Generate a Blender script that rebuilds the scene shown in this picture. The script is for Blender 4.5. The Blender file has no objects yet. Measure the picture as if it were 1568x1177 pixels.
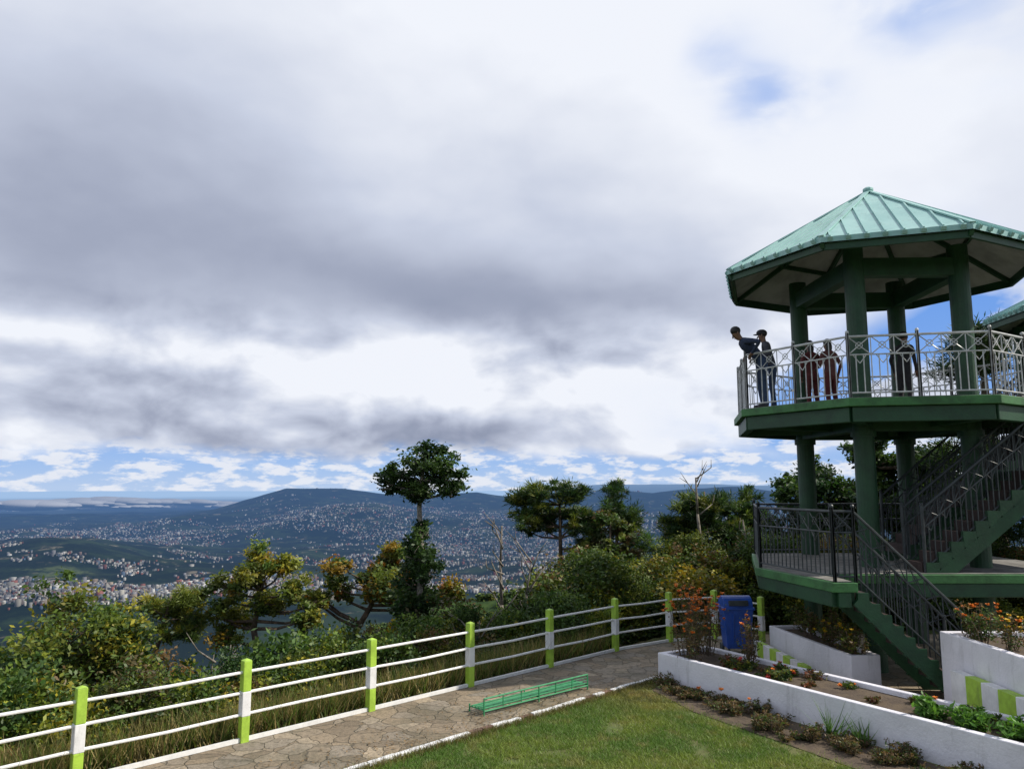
import bpy, math, random
import numpy as np
from mathutils import Vector, Matrix
random.seed(7); rng=np.random.default_rng(11)
scene=bpy.context.scene
COL=scene.collection
# ---------------------------------------------------------------- materials
def newmat(name):
    m=bpy.data.materials.new(name); m.use_nodes=True
    nt=m.node_tree; nt.nodes.clear(); return m,nt
class NT:
    def __init__(s,nt): s.nt=nt
    def n(s,t,**k):
        nd=s.nt.nodes.new(t)
        for a,b in k.items(): setattr(nd,a,b)
        return nd
    def set(s,sock,v):
        if isinstance(v,bpy.types.NodeSocket): s.nt.links.new(v,sock)
        else: sock.default_value=v
    def m(s,op,a,b=0.0,c=0.0,clamp=False):
        nd=s.n('ShaderNodeMath',operation=op,use_clamp=clamp)
        s.set(nd.inputs[0],a); s.set(nd.inputs[1],b); s.set(nd.inputs[2],c); return nd.outputs[0]
    def vm(s,op,a,b=(0,0,0)):
        nd=s.n('ShaderNodeVectorMath',operation=op); s.set(nd.inputs[0],a); s.set(nd.inputs[1],b)
        return nd.outputs['Value'] if op in('LENGTH','DISTANCE','DOT_PRODUCT') else nd.outputs[0]
    def noise(s,vec,scale=1,detail=4,rough=.55,col=False):
        nd=s.n('ShaderNodeTexNoise'); s.set(nd.inputs['Vector'],vec); s.set(nd.inputs['Scale'],scale)
        nd.inputs['Detail'].default_value=detail; nd.inputs['Roughness'].default_value=rough
        return nd.outputs['Color'] if col else nd.outputs[0]
    def ss(s,v,a,b,lo=0.0,hi=1.0):
        nd=s.n('ShaderNodeMapRange',interpolation_type='SMOOTHSTEP'); s.set(nd.inputs[0],v)
        for i,q in enumerate((a,b,lo,hi)): nd.inputs[i+1].default_value=q
        return nd.outputs[0]
    def mix(s,f,a,b,mode='MIX'):
        nd=s.n('ShaderNodeMix',data_type='RGBA',blend_type=mode); s.set(nd.inputs[0],f)
        for i,v in((6,a),(7,b)):
            s.set(nd.inputs[i],v if not isinstance(v,tuple) else (*v[:3],1))
        return nd.outputs[2]
    def ramp(s,f,stops):
        nd=s.n('ShaderNodeValToRGB'); s.set(nd.inputs[0],f); e=nd.color_ramp.elements
        while len(e)<len(stops): e.new(.5)
        for i,(p,c) in enumerate(stops): e[i].position=p; e[i].color=(*c,1)
        return nd.outputs[0]
def mat(name,c,rough=.6,var=.25,scale=6.0,bump=.0,bscale=30,c2=None,metal=0,stain=0):
    m,nt=newmat(name); T=NT(nt)
    g=T.n('ShaderNodeNewGeometry').outputs['Position']
    n1=T.noise(g,scale,4,.65)
    c2=c2 or tuple(x*(1-var*1.6) for x in c)
    col=T.mix(T.ss(n1,.35,.68),tuple(c),tuple(c2))
    if stain:
        sp=T.vm('MULTIPLY',g,(6,6,1.2)); st=T.noise(sp,1,5,.7)
        col=T.mix(T.m('MULTIPLY',T.ss(st,.52,.75),stain),col,(.10,.10,.08))
    b=T.n('ShaderNodeBsdfPrincipled'); T.set(b.inputs['Base Color'],col); b.inputs['Roughness'].default_value=rough
    b.inputs['Metallic'].default_value=metal
    if bump:
        bp=T.n('ShaderNodeBump'); bp.inputs['Strength'].default_value=bump; bp.inputs['Distance'].default_value=.02
        T.set(bp.inputs['Height'],T.noise(g,bscale,3,.6)); nt.links.new(bp.outputs[0],b.inputs['Normal'])
    o=T.n('ShaderNodeOutputMaterial'); nt.links.new(b.outputs[0],o.inputs[0]); return m
def haze(T,shader,m):  # aerial perspective baked into the surface as emission growing with distance
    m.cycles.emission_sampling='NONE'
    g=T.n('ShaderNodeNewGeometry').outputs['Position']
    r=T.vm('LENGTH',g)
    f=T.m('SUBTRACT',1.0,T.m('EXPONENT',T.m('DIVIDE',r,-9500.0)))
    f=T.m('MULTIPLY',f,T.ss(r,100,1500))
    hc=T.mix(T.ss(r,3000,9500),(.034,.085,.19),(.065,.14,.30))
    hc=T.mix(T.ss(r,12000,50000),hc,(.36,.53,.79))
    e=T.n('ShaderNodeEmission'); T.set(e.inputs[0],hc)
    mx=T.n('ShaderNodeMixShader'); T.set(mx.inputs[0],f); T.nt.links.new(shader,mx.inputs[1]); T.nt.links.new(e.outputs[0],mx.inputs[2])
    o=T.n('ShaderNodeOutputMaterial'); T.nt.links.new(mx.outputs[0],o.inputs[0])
def leafmat(name,hz=False,transl=.3,objvar=.0):
    m,nt=newmat(name); T=NT(nt)
    col=T.n('ShaderNodeAttribute',attribute_name='col').outputs['Color']
    if objvar:
        oi=T.n('ShaderNodeObjectInfo').outputs['Random']
        v=T.ramp(oi,[(0,(.5,.65,.45)),(.25,(1.05,1,.8)),(.45,(.6,.75,.55)),(.62,(1.5,1.15,.6)),(.8,(1.15,.85,.6)),(1,(.9,1.0,.6))])
        col=T.mix(objvar,col,T.mix(1.0,col,v,'MULTIPLY'))
    d=T.n('ShaderNodeBsdfPrincipled'); T.set(d.inputs['Base Color'],col); d.inputs['Roughness'].default_value=.5
    d.inputs['Specular IOR Level'].default_value=.3
    out=d.outputs[0]
    if transl:
        t=T.n('ShaderNodeBsdfTranslucent'); T.set(t.inputs[0],T.mix(1.0,col,(1.35,1.35,.7),'MULTIPLY'))
        mx=T.n('ShaderNodeMixShader'); mx.inputs[0].default_value=transl
        nt.links.new(d.outputs[0],mx.inputs[1]); nt.links.new(t.outputs[0],mx.inputs[2]); out=mx.outputs[0]
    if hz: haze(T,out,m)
    else:
        o=T.n('ShaderNodeOutputMaterial'); nt.links.new(out,o.inputs[0])
    return m
# ---------------------------------------------------------------- mesh builder
class MB:
    def __init__(s): s.v=[];s.f=[];s.mi=[]
    def add(s,vs,fs,mi=0):
        o=len(s.v); s.v+= [tuple(v) for v in vs]; s.f+=[tuple(i+o for i in f) for f in fs]; s.mi+=[mi]*len(fs)
    def tube(s,p,q,r,r2=None,n=6,mi=0):
        p=Vector(p);q=Vector(q);r2=r if r2 is None else r2
        d=(q-p)
        if d.length<1e-6:return
        d.normalize(); a=d.orthogonal().normalized() if abs(d.z)<.99 else Vector((1,0,0)); b=d.cross(a)
        vs=[]
        for c,rr in((p,r),(q,r2)):
            for i in range(n):
                t=2*math.pi*(i+.5)/n; vs.append(c+(a*math.cos(t)+b*math.sin(t))*rr)
        fs=[(i,(i+1)%n,n+(i+1)%n,n+i) for i in range(n)]+[tuple(range(n))[::-1],tuple(range(n,2*n))]
        s.add(vs,fs,mi)
    def path(s,pts,n=7,mi=0):
        for a,b in zip(pts[:-1],pts[1:]): s.tube(a[:3],b[:3],a[3],b[3],n,mi)
    def box(s,c,sz,rot=0,mi=0,tilt=None):
        hx,hy,hz=[x/2 for x in sz]; R=Matrix.Rotation(rot,3,'Z')
        if tilt is not None: R=R@tilt
        vs=[Vector(c)+R@Vector((x*hx,y*hy,z*hz)) for z in(-1,1) for x,y in((-1,-1),(1,-1),(1,1),(-1,1))]
        s.add(vs,[(3,2,1,0),(4,5,6,7),(0,1,5,4),(1,2,6,5),(2,3,7,6),(3,0,4,7)],mi)
    def beam(s,p,q,w,h,mi=0):
        p=Vector(p);q=Vector(q);d=(q-p).normalized(); sd=Vector((d.y,-d.x,0)).normalized()*w/2; u=sd.cross(d).normalized()*h/2
        vs=[c+a*sd+b*u for c in(p,q) for a,b in((-1,-1),(1,-1),(1,1),(-1,1))]
        s.add(vs,[(3,2,1,0),(4,5,6,7),(0,1,5,4),(1,2,6,5),(2,3,7,6),(3,0,4,7)],mi)
    def prism(s,poly,z0,z1,mi=0):
        n=len(poly); vs=[(x,y,z0) for x,y in poly]+[(x,y,z1) for x,y in poly]
        s.add(vs,[tuple(range(n))[::-1],tuple(range(n,2*n))]+[(i,(i+1)%n,n+(i+1)%n,n+i) for i in range(n)],mi)
    def ball(s,c,r,mi=0,n=8,k=5):
        rx,ry,rz=r if hasattr(r,'__len__') else (r,r,r)
        vs=[(c[0],c[1],c[2]-rz)]
        for j in range(1,k):
            t=-math.pi/2+math.pi*j/k
            for i in range(n):
                a=2*math.pi*i/n; vs.append((c[0]+rx*math.cos(t)*math.cos(a),c[1]+ry*math.cos(t)*math.sin(a),c[2]+rz*math.sin(t)))
        vs.append((c[0],c[1],c[2]+rz)); fs=[(0,1+(i+1)%n,1+i) for i in range(n)]
        for j in range(k-2):
            for i in range(n):
                fs.append((1+j*n+i,1+j*n+(i+1)%n,1+(j+1)*n+(i+1)%n,1+(j+1)*n+i))
        L=len(vs)-1; fs+=[(L,1+(k-2)*n+i,1+(k-2)*n+(i+1)%n) for i in range(n)]
        s.add(vs,fs,mi)
    def obj(s,name,mats,parent=None,smooth=False,bevel=0):
        me=bpy.data.meshes.new(name); me.from_pydata(s.v,[],s.f)
        for m in mats: me.materials.append(m)
        me.polygons.foreach_set('material_index',s.mi)
        if smooth: me.polygons.foreach_set('use_smooth',[True]*len(me.polygons))
        me.update(); o=bpy.data.objects.new(name,me); COL.objects.link(o)
        if parent: o.parent=parent
        if bevel:
            b=o.modifiers.new('b','BEVEL'); b.width=bevel; b.segments=2; b.limit_method='ANGLE'
        return o
def empty(name,loc=(0,0,0)):
    o=bpy.data.objects.new(name,None); COL.objects.link(o); o.location=(0,0,0); return o
def fastmesh(name,V,F,mats,col=None,smooth=False,parent=None,link=True):
    me=bpy.data.meshes.new(name); n=len(V); m,k=F.shape
    me.vertices.add(n); me.vertices.foreach_set('co',V.astype(np.float32).ravel())
    me.loops.add(m*k); me.loops.foreach_set('vertex_index',F.astype(np.int32).ravel())
    me.polygons.add(m); me.polygons.foreach_set('loop_start',np.arange(0,m*k,k,dtype=np.int32))
    me.polygons.foreach_set('loop_total',np.full(m,k,dtype=np.int32))
    if smooth: me.polygons.foreach_set('use_smooth',np.ones(m,dtype=bool))
    for q in mats: me.materials.append(q)
    me.update(calc_edges=True)
    if col is not None:
        a=me.color_attributes.new('col','FLOAT_COLOR','POINT')
        c=np.ones((n,4),np.float32); c[:,:3]=col; a.data.foreach_set('color',c.ravel())
    me.validate()
    if not link: return me
    o=bpy.data.objects.new(name,me); COL.objects.link(o)
    if parent:o.parent=parent
    return o
# ---------------------------------------------------------------- noise
TAB=rng.random((256,256))
def vn(x,y):
    xi=np.floor(x).astype(int); yi=np.floor(y).astype(int); fx=x-xi; fy=y-yi
    fx=fx*fx*(3-2*fx); fy=fy*fy*(3-2*fy)
    a=TAB[xi%256,yi%256];b=TAB[(xi+1)%256,yi%256];c=TAB[xi%256,(yi+1)%256];d=TAB[(xi+1)%256,(yi+1)%256]
    return (a*(1-fx)+b*fx)*(1-fy)+(c*(1-fx)+d*fx)*fy
def fbm(x,y,o=5):
    s=0;a=.5;t=0
    for i in range(o):
        s=s+a*vn(x*2**i+17.3*i,y*2**i+5.1*i); t+=a; a*=.5
    return s/t
def sst(x,a,b):
    t=np.clip((x-a)/(b-a),0,1); return t*t*(3-2*t)
def H(x,y):
    x=np.asarray(x,float); y=np.asarray(y,float)
    r=np.hypot(x,y); az=np.arctan2(x,y); ax=np.tan(np.clip(az,-1.3,1.3)); front=sst(-np.abs(az),-1.5,-1.0)
    d=np.maximum((y-x-14.95)/1.414,y-19.2)
    d=np.maximum(d,0)
    z=-400*(1-np.exp(-d/900))
    z=z+sst(d,3,40)*(fbm(x/18,y/18,3)-.5)*3
    z=z+sst(d,300,2500)*((fbm(x/1500,y/1500,5)-.5)*240+(fbm(x/330,y/330,4)-.5)*60)
    sp=np.interp(ax,[-.6,-.4,-.25,-.155,-.07,.056,.2,.5,.9],[-.30,-.225,-.19,-.160,-.125,-.10,-.085,-.07,-.06])
    zs=300*sp-.30*np.maximum(300-r,0)-.5*np.maximum(r-300,0)+(fbm(x/45,y/45,4)-.5)*16*sst(r,60,200)
    zz=np.maximum(z,zs)
    z=np.where(d>25,zz,z)
    silh=np.interp(ax,[-.9,-.6,-.50,-.455,-.38,-.335,-.29,-.215,-.16,-.10,-.045,.01,.07,.13,.18,.26,.29,.34,.45,.8],
                      [-.054,-.052,-.047,-.038,-.027,-.014,-.002,-.003,-.010,-.010,-.006,-.012,-.009,-.004,-.008,-.001,.000,-.005,-.004,-.01])
    zr=3.4+10500*silh+(fbm(x/900+9,y/900,4)-.5)*70
    w=np.exp(-((r-10500)/2300)**2)*front
    z=z*(1-w)+np.maximum(zr,z)*w
    z=z+110*np.exp(-((r-5200)/900)**2-((ax+.6)/.13)**2)+130*np.exp(-((r-7400)/900)**2-((ax+.2)/.09)**2)+110*np.exp(-((r-8300)/700)**2-((ax+.42)/.10)**2)\
       +90*np.exp(-((r-6800)/900)**2-((ax-.12)/.16)**2)+70*np.exp(-((r-4200)/600)**2-((ax-.02)/.1)**2)+90*np.exp(-((r-4300)/550)**2-((ax+.56)/.12)**2)
    fl=sst(r,13500,22000); z=z*(1-fl)+fl*(-520+(fbm(x/5000,y/5000,4)-.5)*160)
    for rc,lv,sc,sd_ in((13500,-.037,11,3),(17000,-.032,15,31),(26000,-.026,19,57)):
        rl=np.exp(-((r-rc)/(rc*.08))**2)*sst(-ax,.28,.42); z=z*(1-rl)+rl*(3.4+rc*(lv+.020*(fbm(ax*sc+sd_,ax*0+6.5,4)-.5)))
    far=np.exp(-((r-30000)/6000)**2)*sst(ax,-.05,.12)
    z=z*(1-far)+far*(3.4+30000*(.0025+.006*(fbm(ax*9+3,ax*0+1.5,4)-.5)))
    return z
# ---------------------------------------------------------------- ground
m,nt=newmat('terrain_ground'); T=NT(nt)
g=T.n('ShaderNodeNewGeometry').outputs['Position']; r=T.vm('LENGTH',g)
near=T.mix(T.ss(T.noise(g,1.3,5,.6),.4,.62),(.055,.045,.022),(.045,.075,.018))
near=T.mix(T.ss(T.noise(g,9,3,.6),.5,.7),near,(.11,.09,.045))
midc=T.mix(T.ss(T.noise(g,.09,5,.65),.42,.62),(.018,.038,.013),(.045,.08,.020))
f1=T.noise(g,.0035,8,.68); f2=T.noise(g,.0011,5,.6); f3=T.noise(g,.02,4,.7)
farc=T.mix(T.ss(f1,.46,.62),(.005,.012,.009),(.022,.038,.018))  # dark forest tone, its noise patches also painted in for cloud shadows
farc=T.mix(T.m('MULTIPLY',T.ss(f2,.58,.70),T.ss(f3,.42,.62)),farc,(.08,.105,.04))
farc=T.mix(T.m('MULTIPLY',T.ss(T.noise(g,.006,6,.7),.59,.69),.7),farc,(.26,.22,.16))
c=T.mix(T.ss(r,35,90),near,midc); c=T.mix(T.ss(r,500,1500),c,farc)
b=T.n('ShaderNodeBsdfPrincipled'); T.set(b.inputs['Base Color'],c); b.inputs['Roughness'].default_value=.95; b.inputs['Specular IOR Level'].default_value=.1
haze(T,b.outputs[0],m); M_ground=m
azs=np.concatenate([np.radians(np.arange(-46,46,.12)),np.radians(np.arange(46,314,2.0))])
rad=np.concatenate([[.01],np.arange(.5,44,.45),44*1.028**np.arange(1,285)])
A,R=np.meshgrid(azs,rad); X=R*np.sin(A); Y=R*np.cos(A); Z=H(X,Y)
nA=len(azs); nR=len(rad)
V=np.stack([X.ravel(),Y.ravel(),Z.ravel()],1)
i=np.arange(nR-1)[:,None]*nA; j=np.arange(nA)[None,:]; j2=(j+1)%nA
F=np.stack([i+j,i+nA+j,i+nA+j2,i+j2],-1).reshape(-1,4)[:, ::-1]
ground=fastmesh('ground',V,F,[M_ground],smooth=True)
# low valley clouds lying over the plains far away on the left
m,nt=newmat('low_cloud'); T=NT(nt)
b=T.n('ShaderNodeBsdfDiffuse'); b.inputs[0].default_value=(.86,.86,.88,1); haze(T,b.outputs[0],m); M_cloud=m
rs=random.Random(77); mb=MB()
for k in range(34):
    ax0=rs.uniform(-.78,-.36); r0=rs.uniform(14800,22000); zc=-r0*rs.uniform(.017,.026)
    wdt=rs.uniform(500,1700)*r0/22000
    for q in range(rs.randint(14,26)):
        u_=rs.gauss(0,.6)*wdt; v_=rs.gauss(0,.4)*wdt*.6; s_=rs.uniform(.10,.24)*wdt*math.exp(-(u_/wdt)**2)
        th=math.atan(ax0); cx_=r0*math.sin(th)+u_*math.cos(th)+v_*math.sin(th); cy_=r0*math.cos(th)-u_*math.sin(th)+v_*math.cos(th)
        mb.ball((cx_,cy_,zc+s_*.12),(s_*1.6,s_*1.3,s_*.34),n=14,k=8)
mb.obj('low_clouds',[M_cloud],smooth=True)
# ---------------------------------------------------------------- city
m,nt=newmat('town_houses'); T=NT(nt)
a=T.n('ShaderNodeAttribute',attribute_name='col').outputs['Color']
b=T.n('ShaderNodeBsdfPrincipled'); T.set(b.inputs['Base Color'],a); b.inputs['Roughness'].default_value=.8
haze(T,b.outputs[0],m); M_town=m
def town(N,thr,wmul,cmul,seedoff):
    ax=rng.uniform(-.80,.80,N); rr=2500*(11000/2500)**rng.random(N)
    x=rr*np.sin(np.arctan(ax)); y=rr*np.cos(np.arctan(ax))
    den=fbm(x/900+3,y/900+8,4)+.75*(fbm(x/170,y/170,3)-.5)+.5*(fbm(x/60+seedoff,y/60,2)-.5)
    den=den+.17*np.exp(-((rr-7000)/1000)**2-((ax+.18)/.10)**2)+.10*np.exp(-((rr-6200)/1200)**2-((ax+.02)/.12)**2)-.30*sst(rr,7600,9800)-.05*sst(-rr,-3200,-2500)-.25*np.exp(-((rr-4300)/500)**2-((ax+.56)/.13)**2)
    keep=(den+rng.normal(0,.035,N))>thr
    x,y,rr=x[keep],y[keep],rr[keep]; N=len(x); z=H(x,y)
    w=wmul*rng.uniform(4,9,N)*(rr/5000)**.3; l=w*rng.uniform(.8,1.8,N); h=rng.uniform(3,10,N)*wmul
    th=rng.uniform(0,3.14,N); ct,st=np.cos(th),np.sin(th)
    cs=[(-1,-1),(1,-1),(1,1),(-1,1)]
    V=np.zeros((N,8,3))
    for k,(p,q) in enumerate(cs):
        for t in(0,1):
            V[:,k+4*t,0]=x+ct*p*w/2-st*q*l/2; V[:,k+4*t,1]=y+st*p*w/2+ct*q*l/2; V[:,k+4*t,2]=z-4+t*(h+4)
    F=np.array([(4,5,6,7),(0,1,5,4),(1,2,6,5),(2,3,7,6),(3,0,4,7)])[None]+np.arange(N)[:,None,None]*8
    pal=np.array([(.75,.74,.70),(.5,.48,.42),(.36,.36,.38),(.22,.18,.16),(.32,.11,.08),(.14,.22,.34),(.62,.6,.55),(.12,.13,.14),(.5,.4,.3)])
    pc=pal[rng.choice(9,N,p=[.13,.14,.19,.14,.10,.07,.08,.11,.04])]*rng.uniform(.35,1.0,(N,1))*cmul
    return V.reshape(-1,3),F.reshape(-1,4),np.repeat(pc,8,0)
V,F,c=town(120000,.56,1.0,.8,4.4); fastmesh('town_houses',V,F,[M_town],col=c)
V,F,c=town(10000,.60,1.8,.75,9.1); fastmesh('town_buildings',V,F,[M_town],col=c)
# ---------------------------------------------------------------- foliage
GAIN=1.35
def leafcloud(C,Rd,n,size,pal,sub=10,spread=.33,aspect=.55,dark=.6,rg=rng,tuft=False):
    C=np.array(C,float);Rd=np.array(Rd,float); K=len(C)
    vol=np.prod(Rd,1)**(2/3); cnt=np.maximum((n*vol/vol.sum()).astype(int),20)
    P=[];cl=[];D=[]
    for k in range(K):
        u=rg.normal(size=(sub,3)); u/=np.linalg.norm(u,axis=1)[:,None]; u*=rg.uniform(.35,1.15,(sub,1))
        sc=C[k]+u*Rd[k]; idx=rg.integers(0,sub,cnt[k])
        off=rg.normal(size=(cnt[k],3))*Rd[k]*spread*rg.uniform(.5,1.2,(sub,1))[idx]
        p=sc[idx]+off; P.append(p); D.append(off)
        base=(np.array(pal)[rg.integers(0,len(pal),sub)]*rg.uniform(.7,1.25,(sub,1)))[idx]
        sh=.95+.38*((p[:,2]-C[k,2])/Rd[k,2]).clip(-1.2,1.2)*dark+rg.normal(0,.18,cnt[k])  # clump shading put into leaf colour: lighter on top, darker underneath
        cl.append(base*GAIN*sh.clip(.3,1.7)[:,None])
    P=np.concatenate(P);cl=np.concatenate(cl);D=np.concatenate(D); n=len(P)
    if tuft:
        a=D/(np.linalg.norm(D,axis=1)[:,None]+1e-6)+rg.normal(0,.35,(n,3)); a[:,2]+=.25
    else: a=rg.normal(size=(n,3)); a[:,2]*=.6
    a/=np.linalg.norm(a,axis=1)[:,None]
    b=np.cross(a,rg.normal(size=(n,3))); b/=np.linalg.norm(b,axis=1)[:,None]+1e-9
    s=size*rg.uniform(.6,1.3,(n,1))
    V=np.stack([P-a*s,P+b*s*aspect-a*s*.1,P+a*s,P-b*s*aspect-a*s*.1],1).reshape(-1,3)
    F=np.arange(4*n).reshape(-1,4)
    return V,F,np.repeat(cl,4,0)
G1=[(.035,.070,.018),(.052,.09,.022),(.028,.055,.018),(.075,.11,.025)]
GY=[(.12,.14,.022),(.09,.12,.022),(.18,.165,.02),(.05,.085,.02)]
GD=[(.014,.035,.012),(.02,.045,.014),(.028,.055,.015)]
GA=[(.20,.13,.02),(.12,.13,.025),(.26,.11,.015),(.08,.10,.02),(.07,.10,.025)]
GB=[(.085,.06,.03),(.06,.07,.025),(.10,.07,.04),(.05,.07,.025)]
GP=[(.045,.08,.02),(.08,.11,.022),(.115,.13,.025)]
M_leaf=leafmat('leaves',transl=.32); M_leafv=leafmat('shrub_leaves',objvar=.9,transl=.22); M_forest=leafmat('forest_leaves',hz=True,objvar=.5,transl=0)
M_bark=mat('bark',(.16,.115,.08),.9,.4,8,.6,40); M_barkg=mat('bark_grey',(.27,.24,.20),.9,.4,8,.6,40)
def tree(name,trunk,clumps,n,size,pal,bark=None,sub=10,spread=.3,aspect=.5,tuft=False,limbr=.035):
    e=empty(name); mb=MB(); mb.path(trunk)
    tp=[Vector(t[:3]) for t in trunk]
    pts=[]
    for a,b,ra,rb in zip(tp[:-1],tp[1:],[t[3] for t in trunk][:-1],[t[3] for t in trunk][1:]):
        for k in range(6): pts.append((a.lerp(b,k/6),ra+(rb-ra)*k/6))
    for (c,rd) in clumps:
        c=Vector(c); best=min(pts,key=lambda q:(q[0]-c).length+ (3*max(0,q[0].z-c.z+.1)))
        s=best[0]; mid=s.lerp(c,.5)+Vector((random.uniform(-.1,.1),random.uniform(-.1,.1),-.06*(c-s).length))
        r0=min(best[1]*.7,limbr*1.6)
        mb.path([(*s,r0),(*mid,r0*.7),(*c,r0*.35)],5)
        for q in range(5):
            t=c+Vector([random.uniform(-.8,.8)*rd[i] for i in range(3)]); mb.tube(mid.lerp(c,.6),t,r0*.35,r0*.12,4)
    mb.obj('trunk_and_limbs',[bark or M_bark],e,smooth=True)
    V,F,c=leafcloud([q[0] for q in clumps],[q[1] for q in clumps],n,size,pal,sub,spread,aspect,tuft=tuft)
    fastmesh('crown',V,F,[M_leaf],c,parent=e); return e
def rclumps(c,r,k,cr,seed,flat=.75):
    rs=random.Random(seed); out=[]
    while len(out)<k:
        u=[rs.uniform(-1,1) for _ in range(3)]
        if sum(q*q for q in u)>1: continue
        s=cr*rs.uniform(.55,1.3)
        out.append(((c[0]+u[0]*r[0],c[1]+u[1]*r[1],c[2]+u[2]*r[2]),(s,s,s*flat)))
    return out
def gz(x,y): return float(H(x,y))
tx=-2.15;ty=19.0
cl=[((tx-.1,ty,4.0),(.60,.6,.40)),((tx-.60,ty,3.7),(.43,.45,.30)),((tx+.55,ty,3.65),(.46,.5,.35)),((tx,ty+.3,3.4),(.62,.6,.30)),((tx+.15,ty,4.3),(.36,.38,.25)),((tx-.3,ty,3.25),(.45,.5,.22)),((tx+.70,ty-.1,3.3),(.3,.3,.2)),((tx-.85,ty,3.45),(.25,.3,.2)),((tx+.5,ty,4.05),(.25,.3,.2)),
    ((tx-.05,ty,2.45),(.20,.24,.25)),((tx-.1,ty,2.1),(.32,.4,.34)),((tx-.2,ty,1.7),(.40,.5,.36)),((tx+.12,ty,1.4),(.42,.5,.38)),((tx-.32,ty,1.05),(.42,.4,.36)),((tx-.05,ty,.75),(.46,.5,.36)),((tx-.4,ty,.45),(.34,.4,.28)),((tx+.1,ty,.2),(.34,.4,.3)),((tx-.2,ty,-.1),(.30,.3,.25))]
tree('tall_slim_tree',[(tx-.1,ty,gz(tx,ty)-.3,.10),(tx-.15,ty,-.3,.085),(tx-.02,ty,1.5,.075),(tx-.1,ty,2.9,.06),(tx,ty,4.2,.03)],cl,17000,.055,GD+G1[:3],M_barkg,sub=10,spread=.25)
cl=rclumps((-8.35,14.3,.15),(1.75,1.2,1.35),30,.56,3)
tree('broadleaf_tree',[(-8.3,14.6,gz(-8.3,14.6)-.2,.12),(-8.2,14.5,-1,.10),(-8.3,14.4,.6,.05)],cl,28000,.055,GY+G1,sub=12)
cl=rclumps((-8.95,20.5,-.05),(.85,.6,.65),11,.36,5)+rclumps((-8.6,20.5,.55),(.5,.5,.25),4,.3,6)
tree('pine_tree',[(-9.5,20.5,gz(-9.5,20.5),.11),(-9.3,20.5,-1.4,.09),(-9.0,20.5,-.3,.06),(-8.8,20.5,.6,.03)],cl,10000,.085,GY+GP,sub=9,aspect=.16,tuft=True)
cl=rclumps((-6.6,21,1.0),(1.35,1.0,.85),15,.36,8)+rclumps((-7.4,21,-.1),(.8,.6,.5),6,.34,9)+rclumps((-5.4,21,.2),(.5,.6,.5),4,.28,10)
tree('broadleaf_tree',[(-6.2,21,gz(-6.2,21)-.2,.13),(-6.5,21,-1.6,.11),(-6.8,21,-.3,.08),(-6.6,21,.9,.04)],cl,13500,.06,GY+GP+GA[:2],sub=8)
cl=rclumps((-3.9,22,.95),(1.55,.9,.6),17,.38,18)+rclumps((-5.0,22,.45),(.55,.5,.3),4,.34,19)+rclumps((-2.3,22,.4),(.7,.5,.4),6,.34,20)
tree('autumn_tree',[(-4.2,21.6,gz(-4.2,21.6)-.3,.13),(-4.6,21.7,-1.9,.12),(-4.9,21.8,-1.2,.11),(-4.3,21.9,-.55,.09),(-3.9,22,.15,.07),(-3.7,22,.9,.035)],cl,15000,.066,GA+GP,sub=8,limbr=.05)
def pine(name,x,y,ztop,crowns,n,pal,bend=.3,size=.12,tr=.13,asp=.13):
    z0=gz(x,y)-.3; hh=ztop-z0
    tk=[(x-bend,y,z0,tr),(x-bend*.6,y,z0+hh*.35,tr*.85),(x-bend*.1,y,z0+hh*.65,tr*.62),(x,y,ztop-.35,tr*.25)]
    tree(name,tk,crowns,n,size,pal,sub=9,spread=.28,aspect=asp,tuft=True,limbr=.05)
c1=rclumps((1.45,28,2.85),(1.6,1,.5),16,.42,31,.6)+rclumps((.7,28,2.2),(.9,.8,.5),8,.38,32,.6)+rclumps((2.6,28,1.9),(.6,.8,.6),6,.36,34,.6)
pine('pine_tree',1.7,28,3.5,c1,20000,GP+GD,-.3)
c1=rclumps((3.9,30,1.3),(1.1,1,1.6),20,.48,33)+rclumps((4.1,30,3.0),(.4,.5,.5),4,.3,34)
pine('pine_tree',4.0,30,3.3,c1,16000,GD+G1,.1)
c1=rclumps((6.1,26,2.5),(1.2,.8,.8),15,.4,35,.65)+rclumps((7.2,26,1.8),(.6,.6,1.0),9,.38,36)+rclumps((5.3,26,1.6),(.6,.6,.5),5,.36,38)
pine('pine_tree',6.4,26,3.6,c1,20000,GP+GD,-.45)
c1=rclumps((7.8,27.5,2.0),(1.0,.8,1.4),14,.45,37)
pine('pine_tree',7.6,27.5,3.2,c1,12000,G1+GD,.1)
c1=rclumps((3.4,27,1.6),(1.0,.8,1.0),12,.42,39)
tree('broadleaf_tree',[(3.2,27,gz(3.2,27)-.3,.12),(3.3,27,0,.09),(3.4,27,2.2,.03)],c1,10000,.07,GB+GP)
for i,(x,y,zt,wd) in enumerate([(10.4,27,4.1,1.7),(12.6,27,5.4,1.9),(14.2,28,5.6,2.0),(11.6,30,4.8,2.0),(16.6,27,5.0,2.2),(9.0,29,3.0,1.2)]):
    cc=rclumps((x,y,zt-2.2),(wd,1.3,2.0),22,.5,50+i)
    tree('broadleaf_tree',[(x,y,gz(x,y)-.3,.2),(x-.2,y,zt-4,.15),(x,y,zt-.8,.05)],cc,14000,.085,GD+G1[:2],sub=10)
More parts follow.
